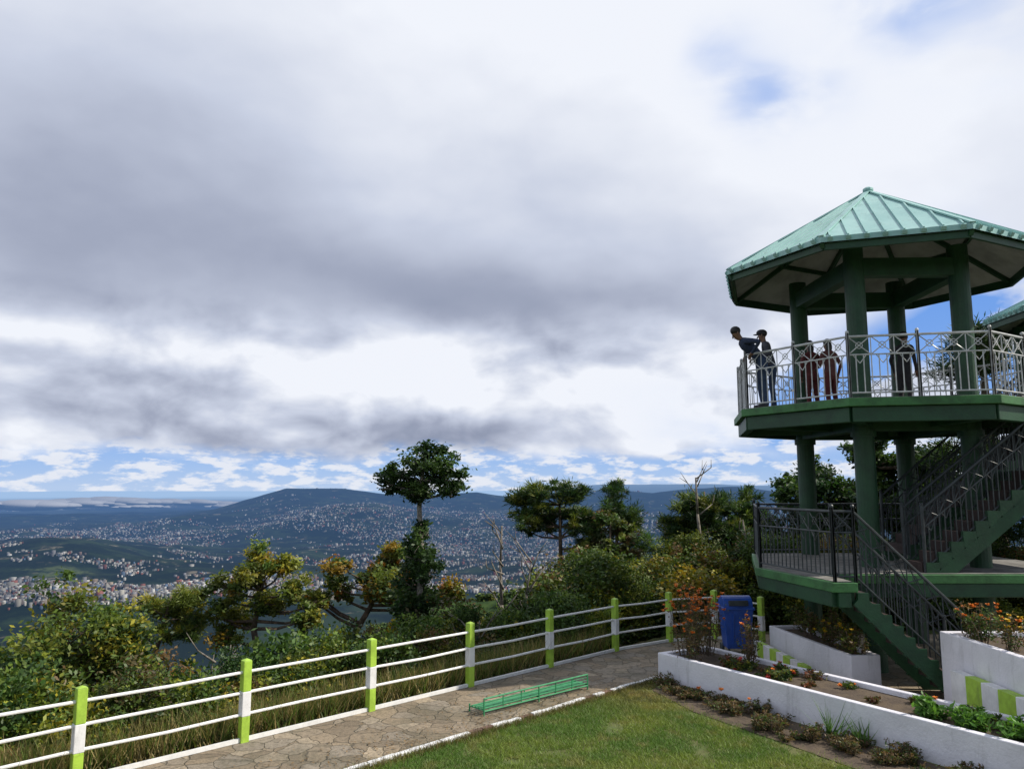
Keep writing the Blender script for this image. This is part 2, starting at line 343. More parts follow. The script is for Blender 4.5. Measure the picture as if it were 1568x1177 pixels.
for i,(x,y,zt) in enumerate([(16.3,20.5,11.5),(18.3,18.6,14.5),(14.8,24,8.6),(20,21.5,15)]):
    rs=random.Random(70+i); cc=[]
    for k in range(34):
        zz=rs.uniform(2.2,zt-.3); rad_=2.4*(1-(zz/zt)**1.5)+.4; a_=rs.uniform(0,6.28)
        cc.append(((x+math.cos(a_)*rad_*rs.uniform(.4,1),y+math.sin(a_)*rad_*rs.uniform(.4,1),zz),(.75,.75,.45)))
    tree('pine_tree',[(x,y,-.8,.28),(x+.1,y,zt*.3,.23),(x,y,zt*.65,.14),(x,y,zt-.3,.04)],cc,20000,.15,GD+GP[:1],sub=9,aspect=.11,tuft=True,spread=.3)
def snag(name,x,y,z0,z1,lean,seed,nb=9,r=.07):
    rs=random.Random(seed); mb=MB(); pts=[]
    for k in range(6):
        t=k/5; pts.append((x+lean*t+rs.uniform(-.08,.08),y,z0+(z1-z0)*t,r*(1-.75*t)))
    mb.path(pts)
    for k in range(nb):
        t=rs.uniform(.4,1); p=Vector((x+lean*t,y,z0+(z1-z0)*t)); s=rs.choice([-1,1])
        q=p+Vector((s*rs.uniform(.15,.45),rs.uniform(-.2,.2),rs.uniform(.15,.6))); mb.tube(p,q,.024,.014,5)
        for _ in range(2): mb.tube(q,q+Vector((s*rs.uniform(-.05,.3),rs.uniform(-.1,.1),rs.uniform(.1,.35))),.014,.005,4)
    mb.obj(name,[M_barkg],smooth=True)
snag('dead_tree',-.15,20.5,-2.6,2.4,-.1,4,r=.085); snag('dead_tree',.2,20.2,-2.5,1.5,.3,9); snag('dead_tree',6.2,24.5,-2,3.7,-.4,12,r=.10); snag('dead_tree',7.6,24,-2,2.4,-.5,14,r=.09)
snag('dead_tree',-4.3,17,-2.2,-.1,-.2,21,7,.05); snag('dead_tree',-6.0,15.5,-2.0,.2,.3,22,7,.04); snag('dead_tree',-.9,17.5,-1.8,.5,.2,23,7,.04)
def variants(pals,n,size,seedbase,mat_,cr=.36,k=12,asp=.5):
    out=[]
    for i,p in enumerate(pals):
        cc=rclumps((0,0,.55),(.62,.62,.48),k,cr,seedbase+i)
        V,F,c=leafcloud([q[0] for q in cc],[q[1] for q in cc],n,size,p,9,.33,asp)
        out.append(fastmesh('shrub_leafage',V,F,[mat_],c,link=False))
    return out
SH=variants([G1,GY,GB,G1+GY,GP+GB,GD+G1],3300,.045,100,M_leafv)
def scatter(name,pts,meshes,rs):
    e=empty(name)
    for (x,y,z,s,sz) in pts:
        o=bpy.data.objects.new('clump',rs.choice(meshes)); COL.objects.link(o); o.parent=e
        o.location=(x,y,z); o.scale=(s,s,sz); o.rotation_euler=(0,0,rs.uniform(0,6.28))
rs=random.Random(5); pts=[]
for k in range(84):
    t=rs.uniform(-9,11); off=rs.uniform(.9,3.6); x=-3.62+.7053*t-.709*off; y=10.95+.7089*t+.705*off
    s=rs.uniform(.5,1.1); top=rs.uniform(.0,.85)-.03*off+(.3 if t>7 else 0)+(.15 if t<0 else 0)
    pts.append((x,y,top-1.15*s*1.2,s,s*1.25))
for k in range(110):
    t=rs.uniform(-12,14); off=rs.uniform(3.5,9); x=-3.62+.7053*t-.709*off; y=10.95+.7089*t+.705*off
    s=rs.uniform(.8,1.6); pts.append((x,y,gz(x,y)-.2+rs.uniform(0,.9),s,s*1.2))
scatter('shrub_thicket',pts,SH,rs)
pts=[]
for k in range(160):
    x=rs.uniform(.5,15.5); y=rs.uniform(19.8,27); s=rs.uniform(.8,1.6)
    top=3.4-.070*y+rs.uniform(-1.6,.45)-max(0,(3.6-x))*.33
    pts.append((x,y,top-1.2*s,s,s))
    if top-1.2*s>gz(x,y)+.3: pts.append((x,y,top-2.3*s,s*1.1,s))
scatter('hillside_bushes',pts,SH,rs)
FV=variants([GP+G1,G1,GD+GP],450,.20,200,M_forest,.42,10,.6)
pts=[]
for k in range(3600):
    a_=rs.uniform(-.75,.75); q=45*(400/45)**(rs.random()**.7); x=q*math.sin(math.atan(a_)); y=q*math.cos(math.atan(a_))
    pts.append([x,y])
XY=np.array(pts); ZZ=H(XY[:,0],XY[:,1]); fp=[]
for k in range(len(pts)):
    s=rs.uniform(1.6,4.2)*(1 if math.hypot(*XY[k])>90 else .6); fp.append((XY[k,0],XY[k,1],ZZ[k]-.8,s,s*rs.uniform(.8,1.5)))
scatter('forest',fp,FV,rs)
# ---------------------------------------------------------------- park materials
M_lime=mat('lime_paint',(.40,.62,.065),.5,.18,5,.15,40,stain=.35)
M_white=mat('white_paint',(.80,.80,.80),.5,.10,4,.1,40,stain=.3)
M_whiter=mat('white_rail_paint',(.80,.80,.78),.45,.08,9,stain=.25)
M_wall=mat('painted_plaster',(.78,.77,.83),.65,.08,1.6,.4,25,stain=.25)
M_green=mat('tower_green_paint',(.014,.066,.026),.5,.35,2.5,.2,25,c2=(.009,.042,.018))
M_greenl=mat('slab_green_paint',(.05,.18,.05),.55,.3,2.5,.2,25)
M_roof=mat('roof_sheet',(.34,.56,.53),.42,.2,1.2,.1,8,c2=(.26,.47,.45),stain=.25)
M_ceil=mat('roof_soffit',(.40,.41,.41),.7,.2,2)
M_silver=mat('silver_rail_paint',(.58,.59,.59),.4,.2,7)
M_dkrail=mat('dark_rail_paint',(.045,.055,.06),.5,.3,7)
M_conc=mat('concrete',(.24,.23,.21),.85,.3,3,.4,30,stain=.4)
M_red=mat('stair_red_oxide',(.055,.034,.030),.7,.3,4)
M_soil=mat('soil',(.07,.05,.035),.95,.4,6,.8,30,c2=(.11,.08,.05))
M_blue=mat('blue_plastic',(.012,.07,.36),.4,.15,5)
M_brick=mat('brick_edging',(.20,.12,.09),.85,.4,5,.4)
M_bench=mat('bench_green_paint',(.04,.30,.12),.45,.2,9)
M_orange=mat('orange_petals',(.80,.22,.01),.6,.2,30); M_yellow=mat('yellow_petals',(.80,.52,.02),.6,.2,30); M_redp=mat('red_petals',(.45,.03,.02),.6,.2,30)
m,nt=newmat('stone_paving'); T=NT(nt); g=T.n('ShaderNodeNewGeometry').outputs['Position']
wv=T.vm('ADD',g,T.vm('MULTIPLY',T.noise(g,3,3,.5,True),(.30,.30,0)))
vo=T.n('ShaderNodeTexVoronoi',feature='DISTANCE_TO_EDGE'); T.set(vo.inputs['Vector'],wv); vo.inputs['Scale'].default_value=3.1
vc=T.n('ShaderNodeTexVoronoi'); T.set(vc.inputs['Vector'],wv); vc.inputs['Scale'].default_value=3.1
sx=T.n('ShaderNodeSeparateXYZ'); T.set(sx.inputs[0],vc.outputs['Color'])
sc=T.ramp(sx.outputs[0],[(0,(.18,.14,.095)),(.4,(.29,.225,.15)),(.7,(.23,.20,.16)),(1,(.40,.32,.22))])
sc=T.mix(T.m('MULTIPLY',T.ss(T.noise(g,14,6,.7),.42,.68),.65),sc,(.11,.09,.06))
sc=T.mix(T.m('MULTIPLY',T.ss(T.noise(g,1.1,4,.6),.46,.64),.5),sc,(.10,.09,.055))
ed=T.ss(vo.outputs['Distance'],.008,.04)
sc=T.mix(ed,T.mix(.5,(.08,.07,.04),sc),sc)
b=T.n('ShaderNodeBsdfPrincipled'); T.set(b.inputs['Base Color'],sc); b.inputs['Roughness'].default_value=.8
bp=T.n('ShaderNodeBump'); bp.inputs['Strength'].default_value=.9; bp.inputs['Distance'].default_value=.03
T.set(bp.inputs['Height'],T.m('ADD',T.m('MULTIPLY',ed,.6),T.m('MULTIPLY',T.noise(g,9,6,.6),1.0))); nt.links.new(bp.outputs[0],b.inputs['Normal'])
o=T.n('ShaderNodeOutputMaterial'); nt.links.new(b.outputs[0],o.inputs[0]); M_pave=m
M_lawn=mat('lawn_soil',(.08,.11,.025),.95,.3,2.5,.6,50,c2=(.12,.12,.04))
def sheet(name,poly,z,mt):
    mb=MB(); mb.add([(x,y,z) for x,y in poly],[tuple(range(len(poly)))]); return mb.obj(name,[mt])
sheet('stone_path',[(-9.9,1.9),(2.6,14.45),(2.75,14.1),(6.2,8.6),(13,8.6),(13,18.6),(5.2,18.6),(3.7,17.95),(2.1,16.78),(-12.1,2.45),(-12.1,1.5)],.006,M_pave)
sheet('lawn',[(-9.8,1.8),(-9.8,-12),(12,-12),(12,2),(6.3,8.5),(2.66,14.15),(2.6,14.38)],.014,M_lawn)
sheet('bed_soil_and_shade',[(2.66,14.05),(2.35,13.55),(2.75,12.3),(3.7,10.7),(5.0,8.4),(6.2,8.3),(5.0,10.35)],.024,M_soil)  # dirt strip below the planter, dark sheet also fills out its shadow
mb=MB(); L=math.hypot(12.5,12.55); u=Vector((12.5,12.55)).normalized()
s_=0
while s_<L-.1:
    ln=random.uniform(.2,.30); c_=Vector((-9.9,1.85))+u*(s_+ln/2)
    mb.box((c_.x+random.uniform(-.008,.008),c_.y,.022+random.uniform(-.006,.005)),(ln-.006,.075,.075),math.atan2(u.y,u.x)+random.uniform(-.03,.03),0 if random.random()<.82 else 1); s_+=ln
mb.obj('brick_edging',[M_white,M_brick],bevel=.006)
def blades(name,P,h,w,cols,mt,lean=.5):
    n=len(P); a=rng.uniform(0,6.28,n); hh=h*rng.uniform(.5,1.3,n)
    dx=np.cos(a)*w;dy=np.sin(a)*w; l=rng.normal(0,lean,(n,2))*hh[:,None]
    V=np.zeros((n,3,3)); V[:,0]=P; V[:,1]=P; V[:,2]=P
    V[:,0,0]-=dx;V[:,0,1]-=dy;V[:,1,0]+=dx;V[:,1,1]+=dy;V[:,2,0]+=l[:,0];V[:,2,1]+=l[:,1];V[:,2,2]+=hh
    return fastmesh(name,V.reshape(-1,3),np.arange(3*n).reshape(-1,3),[mt],np.repeat(cols,3,0))
n=230000; x=rng.uniform(-3.4,5.2,n); y=rng.uniform(8.6,14.3,n)
wx=2.58+.645*(14.2-y)
bed=np.interp(y,[8.4,10.7,12.3,13.55,14.05],[1.1,1.25,1.05,.75,.1])
bare=fbm(x/.35+3,y/.35+4,3)
k=((x-y)>-11.83)&(x<wx-bed+rng.normal(0,.10,n))&(bare+rng.normal(0,.08,n)<.72); x,y=x[k],y[k]
nz=fbm(x/.9,y/.9,4)[:,None]; nz2=fbm(x/.25+9,y/.25,3)[:,None]
cg=np.array((.105,.20,.03))*(1-sst(nz,.4,.65))+np.array((.20,.27,.045))*sst(nz,.4,.65)
dry=np.exp(-((x-2.2)/.9)**2-((y-13.2)/.9)**2)[:,None]*.6+sst(nz2,.52,.80)*.4
cg=cg*(1-dry)+np.array((.34,.26,.10))*dry; cg=cg*rng.uniform(.6,1.25,(len(x),1))
M_grass=leafmat('grass_blades',transl=.25)
blades('lawn_grass',np.stack([x,y,np.full(len(x),.012)],1),.045,.0045,cg,M_grass,.7)
n=9000; t=rng.uniform(-1,18,n); off=rng.normal(.1,.05,n); x=-9.9+u.x*t+off*.7; y=1.85+u.y*t-off*.7
blades('edging_grass',np.stack([x,y,np.zeros(n)+.01],1),.09,.005,np.array((.18,.15,.06))*rng.uniform(.5,1.3,(n,1)),M_grass)
n=32000; t=rng.uniform(-8,8.3,n); off=.12+rng.gamma(2,.42,n); x=-3.62+.7053*t-.709*off; y=10.95+.7089*t+.705*off
cc=np.where(rng.random((n,1))<.5,np.array([(.30,.24,.10)]),np.array([(.12,.17,.035)]))*rng.uniform(.5,1.3,(n,1))
dd=np.maximum((y-x-14.95)/1.414,0)
blades('tall_grass',np.stack([x,y,-.44*dd-.02],1),.50,.009,cc,M_grass,.35)
n=2600; t=rng.uniform(0,17,n); off=np.abs(rng.normal(0,.6,n)); x=-9.9+u.x*t-off*.7+.05; y=1.85+u.y*t+off*.7
P=np.stack([x,y,np.full(n,.014)],1); a=rng.normal(size=(n,3)); a[:,2]*=.15; a/=np.linalg.norm(a,axis=1)[:,None]
b_=np.cross(a,[0,0,1.]); s=rng.uniform(.012,.03,(n,1))
V=np.stack([P-a*s,P+b_*s*.5,P+a*s,P-b_*s*.5],1).reshape(-1,3); V[:,2]+=.012
fastmesh('fallen_leaves',V,np.arange(4*n).reshape(-1,4),[M_grass],np.repeat(np.array((.22,.14,.06))*rng.uniform(.4,1.3,(n,1)),4,0))
# ---------------------------------------------------------------- fence
fe=empty('post_and_rail_fence'); mb=MB(); rm=MB()
posts=[(-3.62+1.447*i,10.95+1.455*i) for i in range(-6,5)]+[(3.50,17.75)]
post_z=[0]*len(posts)
posts+=[(4.6,18.1),(5.55,17.75)]; post_z+=[0,-.1]
for (x,y),z0 in zip(posts,post_z):
    a_=math.radians(45)+random.uniform(-.04,.04)
    mb.box((x,y,z0+.14),(.115,.115,.40),a_,0); mb.box((x,y,z0+.50),(.121,.121,.32),a_,1); mb.box((x,y,z0+.86),(.115,.115,.40),a_,0)
    mb.add([(x+math.cos(a_+q)*.0813,y+math.sin(a_+q)*.0813,z0+1.062) for q in [math.pi/4+k*math.pi/2 for k in range(4)]]+[(x,y,z0+1.09)],[(0,1,4),(1,2,4),(2,3,4),(3,0,4)],0)
for ((x0,y0),a0),((x1,y1),a1) in zip(list(zip(posts,post_z))[:-1],list(zip(posts,post_z))[1:]):
    for zz in(.91,.64,.36):
        sag=random.uniform(-.014,.012)
        rm.tube((x0,y0,zz+a0),((x0+x1)/2,(y0+y1)/2,zz+(a0+a1)/2+sag-.006),.020,n=8); rm.tube(((x0+x1)/2,(y0+y1)/2,zz+(a0+a1)/2+sag-.006),(x1,y1,zz+a1),.020,n=8)
    rm.beam((x0,y0,.035+a0),(x1,y1,.035+a1),.05,.05)
mb.obj('posts',[M_lime,M_white],fe,bevel=.008); rm.obj('rails',[M_whiter],fe)
# ---------------------------------------------------------------- planters
def planter(name,poly,z0,z1,t,matw=M_wall):
    e=empty(name); mb=MB(); n=len(poly)
    P=[Vector(p) for p in poly]; ins=[]
    for i in range(n):
        a=(P[i]-P[i-1]).normalized(); b=(P[(i+1)%n]-P[i]).normalized()
        na=Vector((-a.y,a.x)); nb=Vector((-b.y,b.x)); bis=(na+nb); bis/=bis.dot(na)
        ins.append(P[i]+bis*t)
    vs=[(*p,z0) for p in P]+[(*p,z1) for p in P]+[(*p,z1) for p in ins]+[(*p,z1-.12) for p in ins]
    fs=[]
    for i in range(n):
        j=(i+1)%n; fs+= [(i,j,n+j,n+i),(n+i,n+j,2*n+j,2*n+i),(2*n+i,2*n+j,3*n+j,3*n+i)]
    mb.add(vs,fs); mb.obj('walls',[matw],e,bevel=.012)
    s=MB(); s.add([(*p,z1-.07) for p in ins],[tuple(range(n))]); s.obj('soil',[M_soil],e)
    return e,ins
planter('long_planter',[(2.58,14.2),(7.3,6.88),(8.3,7.45),(3.6,14.8)],-.02,.50,.11)
planter('small_planter',[(5.25,16.3),(5.68,13.45),(6.2,13.5),(5.95,16.4)],-.02,.60,.08)
planter('tall_planter',[(6.66,12.45),(6.72,9.3),(10.5,9.3),(10.5,12.45)],-.02,1.18,.12)
def stripes(name,p,q,z0,z1,w,seg):
    mb=MB(); p=Vector(p);q=Vector(q);L=(q-p).length;n=int(L/seg)
    for i in range(n):
        a=p.lerp(q,i/n);b=p.lerp(q,(i+1)/n)
        mb.beam((a.x,a.y,(z0+z1)/2),(b.x,b.y,(z0+z1)/2),w,z1-z0,i%2)
    mb.obj(name,[M_white,M_lime],bevel=.006)
stripes('striped_kerb',(5.02,16.6),(5.2,14.1),0,.28,.12,.30)
stripes('striped_wall',(6.56,11.9),(6.6,8.6),0,.72,.15,.36)
def plant(name,x,y,z,h,w,n,size,pal,fl=None,nf=0,stems=8,seed=0):
    rs=random.Random(seed); e=empty(name); mb=MB(); C=[];Rd=[]; tips=[]
    for k in range(stems):
        a=rs.uniform(0,6.28); q=rs.uniform(.2,1)*w; top=Vector((x+math.cos(a)*q,y+math.sin(a)*q,z+h*rs.uniform(.65,1)))
        b=Vector((x+math.cos(a)*q*.3,y+math.sin(a)*q*.3,z-.03)); m_=b.lerp(top,.55)+Vector((rs.uniform(-.04,.04),rs.uniform(-.04,.04),0))
        mb.tube(b,m_,.007,.005,4); mb.tube(m_,top,.005,.003,4); tips.append(top)
        for t in(.35,.6,.85):
            C.append(b.lerp(top,t)); Rd.append((w*.3,w*.3,h*.16))
    mb.obj('stems',[M_bark],e)
    V,F,c=leafcloud(C,Rd,n,size,pal,4,.4,.35); fastmesh('leaves',V,F,[M_leaf],c,parent=e)
    if fl:
        fb=MB()
        for k in range(nf):
            t=rs.choice(tips)+Vector((rs.uniform(-.1,.1),rs.uniform(-.1,.1),rs.uniform(-.12,.07))); fs_=rs.uniform(.7,1.25)
            for ly in(0,1):
                for q in range(7):
                    a=q*.9+ly*.45; d=Vector((math.cos(a),math.sin(a),rs.uniform(-.1,.35)+ly*.5))*.040*fs_; sd=Vector((-d.y,d.x,0))*.45
                    fb.add([t,t+d*.6+sd,t+d,t+d*.6-sd],[(0,1,2,3)])
            fb.ball(t,(.014,.014,.013),n=5,k=3)
        fb.obj('flowers',[fl],e)
GBR=[(.12,.075,.035),(.09,.07,.03),(.06,.08,.025),(.14,.09,.045)]
for i,(x,y,h,w,nf) in enumerate([(3.05,14.1,1.2,.30,34),(3.5,14.3,1.05,.3,26),(3.05,13.75,.85,.25,12),(4.0,13.6,.8,.25,6),(3.4,14.45,1.1,.3,18)]):
    plant('marigold_plant',x,y,.42,h,w,800,.028,GBR,M_orange,nf,13,seed=i)
rs=random.Random(21)
for i in range(28):
    t=rs.uniform(.1,.95); s2=rs.uniform(.25,.8); x=2.75+4.7*t+.85*s2; y=14.2-7.3*t+.5*s2
    kind=rs.random()
    plant('bedding_plant',x,y,.40,rs.uniform(.08,.22),rs.uniform(.10,.24),260,.032,G1+GY if kind<.7 else [(.13,.05,.03),(.10,.06,.03),(.07,.07,.02)],rs.choice([None,None,M_orange,M_redp]),2,6,seed=40+i)
for i in range(6):
    plant('leafy_plant',5.45+.28*i,10.5-.42*i,.42,.28,.32,700,.055,[(.07,.16,.025),(.08,.18,.03),(.05,.12,.025)],None,0,8,seed=80+i)
for i,(x,y) in enumerate([(7.0,12.1),(7.1,11.4),(7.25,10.9),(7.05,10.4),(6.95,11.8)]):
    plant('marigold_plant',x,y,1.1,.55,.28,600,.03,G1+GBR,M_orange if i%2==0 else M_yellow,8,10,seed=90+i)
for i in range(9):
    plant('marigold_plant',5.75+.35*rs.random(),13.7+.3*i,.52,.5*rs.uniform(.6,1.3),.25,500,.03,GP+GBR,rs.choice([M_orange,M_yellow,None]),6,8,seed=110+i)
for i in range(50):
    y=rs.uniform(9.3,13.9); x=2.58+.645*(14.2-y)-rs.uniform(.1,1.1)*float(np.interp(y,[10,13,14],[1,.8,.3]))
    plant('dry_weed',x,y,.03,rs.uniform(.05,.22),rs.uniform(.12,.30),150,.024,GBR+GB+([(.06,.12,.03)] if i%3==0 else []),M_orange if i%11==0 else None,1,8,seed=140+i)
for q,(sx_,sy_) in enumerate([(4.35,11.05),(4.62,10.75)]):
    n=40; P=np.zeros((n,3)); P[:,0]=sx_+rng.normal(0,.04,n);P[:,1]=sy_+rng.normal(0,.04,n);P[:,2]=.02
    blades('strap_leaf_plant',P,.42-.1*q,.014,np.array((.10,.20,.05))*rng.uniform(.7,1.2,(n,1)),M_grass,.5)
be=empty('park_bench'); mb=MB(); p0=Vector((-.42,12.12,0)); p1=Vector((1.28,13.66,0)); d=(p1-p0).normalized(); nn=Vector((-d.y,d.x,0))
for zz,o_ in((.07,0),(.25,0)): mb.tube(p0+nn*o_+Vector((0,0,zz)),p1+nn*o_+Vector((0,0,zz)),.013)
for zz in(.115,.16,.205): mb.tube(p0+Vector((0,0,zz)),p1+Vector((0,0,zz)),.005)
for k in range(7):
    q=p0.lerp(p1,k/6); mb.tube(q+Vector((0,0,.07)),q+Vector((0,0,.25)),.010)
for k in range(4):
    mb.beam(p0+nn*(.04+.08*k)+Vector((0,0,.10)),p1+nn*(.04+.08*k)+Vector((0,0,.10)),.04,.012)
for k in(0,1,2):
    q=p0.lerp(p1,k/2)
    for o_ in(0,.34): mb.tube(q+nn*o_,q+nn*o_+Vector((0,0,.25 if o_==0 else .12)),.013)
    mb.tube(q+Vector((0,0,.085)),q+nn*.34+Vector((0,0,.085)),.010)
mb.obj('frame_and_slats',[M_bench],be)
bn=empty('litter_bin'); mb=MB(); cx,cy=4.66,16.6
w0,w1=.24,.30
vs=[(cx+a*w0,cy+b*w0*.8,.12) for a,b in((-1,-1),(1,-1),(1,1),(-1,1))]+[(cx+a*w1,cy+b*w1*.8,.90) for a,b in((-1,-1),(1,-1),(1,1),(-1,1))]
mb.add(vs,[(3,2,1,0),(0,1,5,4),(1,2,6,5),(2,3,7,6),(3,0,4,7),(4,5,6,7)],0)
mb.box((cx,cy,.92),(.66,.54,.05),0,0)
nseg=10; vs=[]
for xx in(-.30,.30):
    for i in range(nseg+1):
        t=math.pi*i/nseg; vs.append((cx+xx,cy+math.cos(t)*.24,.94+math.sin(t)*.22))
fs=[(i,i+1,nseg+2+i,nseg+1+i) for i in range(nseg)]+[tuple(range(nseg+1))[::-1],tuple(range(nseg+1,2*nseg+2))]
mb.add(vs,fs,0)
mb.box((cx,cy-.232,1.03),(.40,.05,.11),0,1,Matrix.Rotation(math.radians(-25),3,'X'))
for xx in(-.12,.12): mb.box((cx+xx,cy-.225,.52),(.03,.03,.60),0,0,Matrix.Rotation(math.radians(4),3,'X'))
for s in(-1,1):
    mb.tube((cx+s*.22,cy+.2,.09),(cx+s*.28,cy+.2,.09),.09,n=14,mi=1)
    mb.tube((cx+s*.33,cy+.28,.96),(cx+s*.33,cy+.22,.86),.02,mi=0)
mb.tube((cx-.33,cy+.28,.96),(cx+.33,cy+.28,.96),.02,mi=0)
mb.tube((cx-.2,cy-.15,0),(cx-.2,cy-.15,.14),.025,mi=1); mb.tube((cx+.2,cy-.15,0),(cx+.2,cy-.15,.14),.025,mi=1)
mb.obj('tub_hood_and_wheels',[M_blue,M_dkrail],bn,bevel=.012)
# ---------------------------------------------------------------- tower
CX,CY=7.86,16.36
tw=empty('viewing_tower')
def octo(r,a0,cx=CX,cy=CY): return [(cx+r*math.cos(math.radians(a0+45*k)),cy+r*math.sin(math.radians(a0+45*k))) for k in range(8)]
def build_roof(cx,cy,r,a0,ze,za,parent):
    P=[Vector((x,y,ze)) for x,y in octo(r,a0,cx,cy)]; ap=Vector((cx,cy,za)); mb=MB(); 
    for k in range(8):
        a=P[k];b=P[(k+1)%8]; mb.add([a,b,ap],[(0,1,2)],0)
        mb.add([a-Vector((0,0,.10)),b-Vector((0,0,.10)),b,a],[(0,1,2,3)],0)
        nrm=(b-a).cross(ap-a).normalized(); midE=(a+b)/2; up=(ap-midE)
        nr=8
        for q in range(nr):
            t=(q+.5)/nr; fr=1-abs(2*t-1); E=a.lerp(b,t)+nrm*.014; tt=E+up*fr*.985
            mb.beam(E-up.normalized()*.03,tt,.028,.034,0)
            mb.beam(E-up.normalized()*.035-Vector((0,0,.045)),E+up.normalized()*.02-Vector((0,0,.045)),.09,.07,0)
        mb.beam(a+Vector((0,0,.02)),ap+Vector((0,0,.02)),.11,.03,0)
    mb.ball((cx,cy,za+.03),(.12,.12,.07))
    mb.obj('roof_sheets',[M_roof],parent)
    cb=MB()
    for k in range(8):
        a=P[k];b=P[(k+1)%8]; dz=Vector((0,0,-.11)); ap2=ap-Vector((0,0,.16))
        C=Vector((cx,cy,a.z)); a2=a.lerp(C,.015)+dz; b2=b.lerp(C,.015)+dz
        cb.add([a2,b2,ap2],[(2,1,0)],0)
        cb.beam(a2-Vector((0,0,.05)),ap2-Vector((0,0,.06)),.08,.10,1)
        for f_ in(.02,.38,.66): cb.beam(a2.lerp(ap2,f_)-Vector((0,0,.045)),b2.lerp(ap2,f_)-Vector((0,0,.045)),.06,.09 if f_>.1 else .22,1)
    cb.obj('roof_soffit',[M_ceil,M_green],parent)
ZE=8.0; ZD=4.98; ZL=1.89
build_roof(CX,CY,3.26,-85.6,ZE,9.86,tw)
cols=[(6.81,14.98),(8.86,14.92),(6.74,17.8),(8.98,17.7)]
mb=MB()
for x,y in cols:
    mb.tube((x,y,-.6),(x,y,8.15),.19,n=20)
    for zz in(ZL-.25,ZD-.5): mb.tube((x,y,zz-.12),(x,y,zz),.23,n=20)
mb.obj('columns',[M_green],tw,smooth=False)
mb=MB()
for z_,w_,h_ in((7.72,.24,.36),(ZD-.33,.25,.36)):
    for a,b in((0,1),(2,3),(0,2),(1,3)): mb.beam((*cols[a],z_),(*cols[b],z_),w_,h_)
dk=octo(3.2,-80)
mb.prism(octo(3.2,-80),ZD-.15,ZD,1)
for k in range(8):
    a=octo(3.02,-80)[k];b=octo(3.02,-80)[(k+1)%8]; mb.beam((*a,ZD-.29),(*b,ZD-.29),.16,.27,0)
    mb.beam((*a,ZD-.28),(CX+(a[0]-CX)*.4,CY+(a[1]-CY)*.4,ZD-.32),.2,.24,0)
low=[(4.62,15.0),(5.1,12.6),(5.5,12.6),(5.5,13.75),(10.6,13.75),(10.6,18.3),(5.5,18.1)]
mb.prism(low,ZL-.15,ZL,1)
inset=[(4.76,15.0),(5.2,12.72),(5.4,12.72),(5.42,13.87),(10.5,13.87),(10.5,18.15),(5.6,17.95)]
for a,b in zip(inset,inset[1:]+inset[:1]): mb.beam((*a,ZL-.27),(*b,ZL-.27),.18,.235,0)
mb.obj('slabs_and_beams',[M_green,M_greenl],tw,bevel=.01)
mb=MB(); mb.prism([(CX+(x-CX)*.985,CY+(y-CY)*.985) for x,y in dk],ZD+.002,ZD+.012); mb.prism([(4.72,15),(5.18,12.68),(5.45,12.68),(5.45,13.83),(10.5,13.83),(10.5,18.2),(5.55,18)],ZL+.002,ZL+.012); mb.obj('floor_finish',[M_conc],tw)
def flight(mb,x0,y0,y1,z0,x1,z1,n):
    dx=(x1-x0)/n; dz=(z1-z0)/n
    for k in range(n):
        xa=x0+dx*k; zt=z0+dz*(k+1)
        mb.box((xa+dx/2,(y0+y1)/2,zt-.03),(abs(dx)+.03,y1-y0-.16,.06),0,1)
        mb.box((xa,(y0+y1)/2,zt-.03-abs(dz)/2 if dz>0 else zt+abs(dz)/2-.03),(.03,y1-y0-.17,abs(dz)-.062),0,1)
        for yy in(y0,y1):
            mb.box((xa+dx/2,yy,zt-.13),(abs(dx)+.004,.08,.28),0,0)
    for yy in(y0,y1): mb.beam((x0,yy,z0-.26),(x1,yy,z1-.26),.085,.22,0)
mb=MB(); flight(mb,5.5,12.66,13.66,ZL,7.4,0,11); flight(mb,7.3,13.95,14.65,ZL,9.6,3.7,10); flight(mb,7.7,15.3,16.3,2.1,11.2,ZD,16)
mb.prism([(9.6,13.85),(11.4,13.85),(11.4,16.4),(9.6,16.4)],3.52,3.70,0)
mb.obj('stairs',[M_green,M_red],tw)
def railing(mb,p,q,h=1.12,step=.125,r=.011,posts=True):
    p=Vector(p);q=Vector(q);L=(q-p).length; U=Vector((0,0,1)); hm=.70*h
    if posts:
        mb.tube(p,p+U*(h+.06),.03,n=8); mb.tube(q,q+U*(h+.06),.03,n=8); mb.ball(p+U*(h+.08),.035); 
    for hh,rr in((h,.024),(hm,.015),(.09,.016)): mb.tube(p+U*hh,q+U*hh,rr)
    nb=max(2,int(L/step))
    for k in range(1,nb):
        a=p.lerp(q,k/nb); mb.tube(a+U*.09,a+U*hm,r,n=4)
    nx=max(1,round(L/.36))
    for k in range(nx):
        a=p.lerp(q,k/nx); b=p.lerp(q,(k+1)/nx); m_=(a+b)/2
        mb.tube(a+U*hm,b+U*h,r*.9,n=4); mb.tube(b+U*hm,a+U*h,r*.9,n=4)
        mb.tube(a+U*hm,a+U*h,r*.9,n=4)
        d_=(b-a)
        mb.tube(a+d_*.2+U*hm,m_+U*(hm-.16),r*.8,n=4); mb.tube(b-d_*.2+U*hm,m_+U*(hm-.16),r*.8,n=4)
        pr=None
        for t in range(9):
            an=t*math.pi/4; pt=m_+d_.normalized()*math.cos(an)*.06+U*((h+hm)/2+math.sin(an)*.06)
            if pr: mb.tube(pr,pt,r*.7,n=4)
            pr=pt
mb=MB(); rl=octo(3.06,-80)
for k in range(8):
    a=Vector((*rl[k],ZD+.012));b=Vector((*rl[(k+1)%8],ZD+.012))
    if k==1: continue
    railing(mb,a,(a+b)/2); railing(mb,(a+b)/2,b)
mb.obj('upper_railing',[M_silver],tw)
mb=MB()
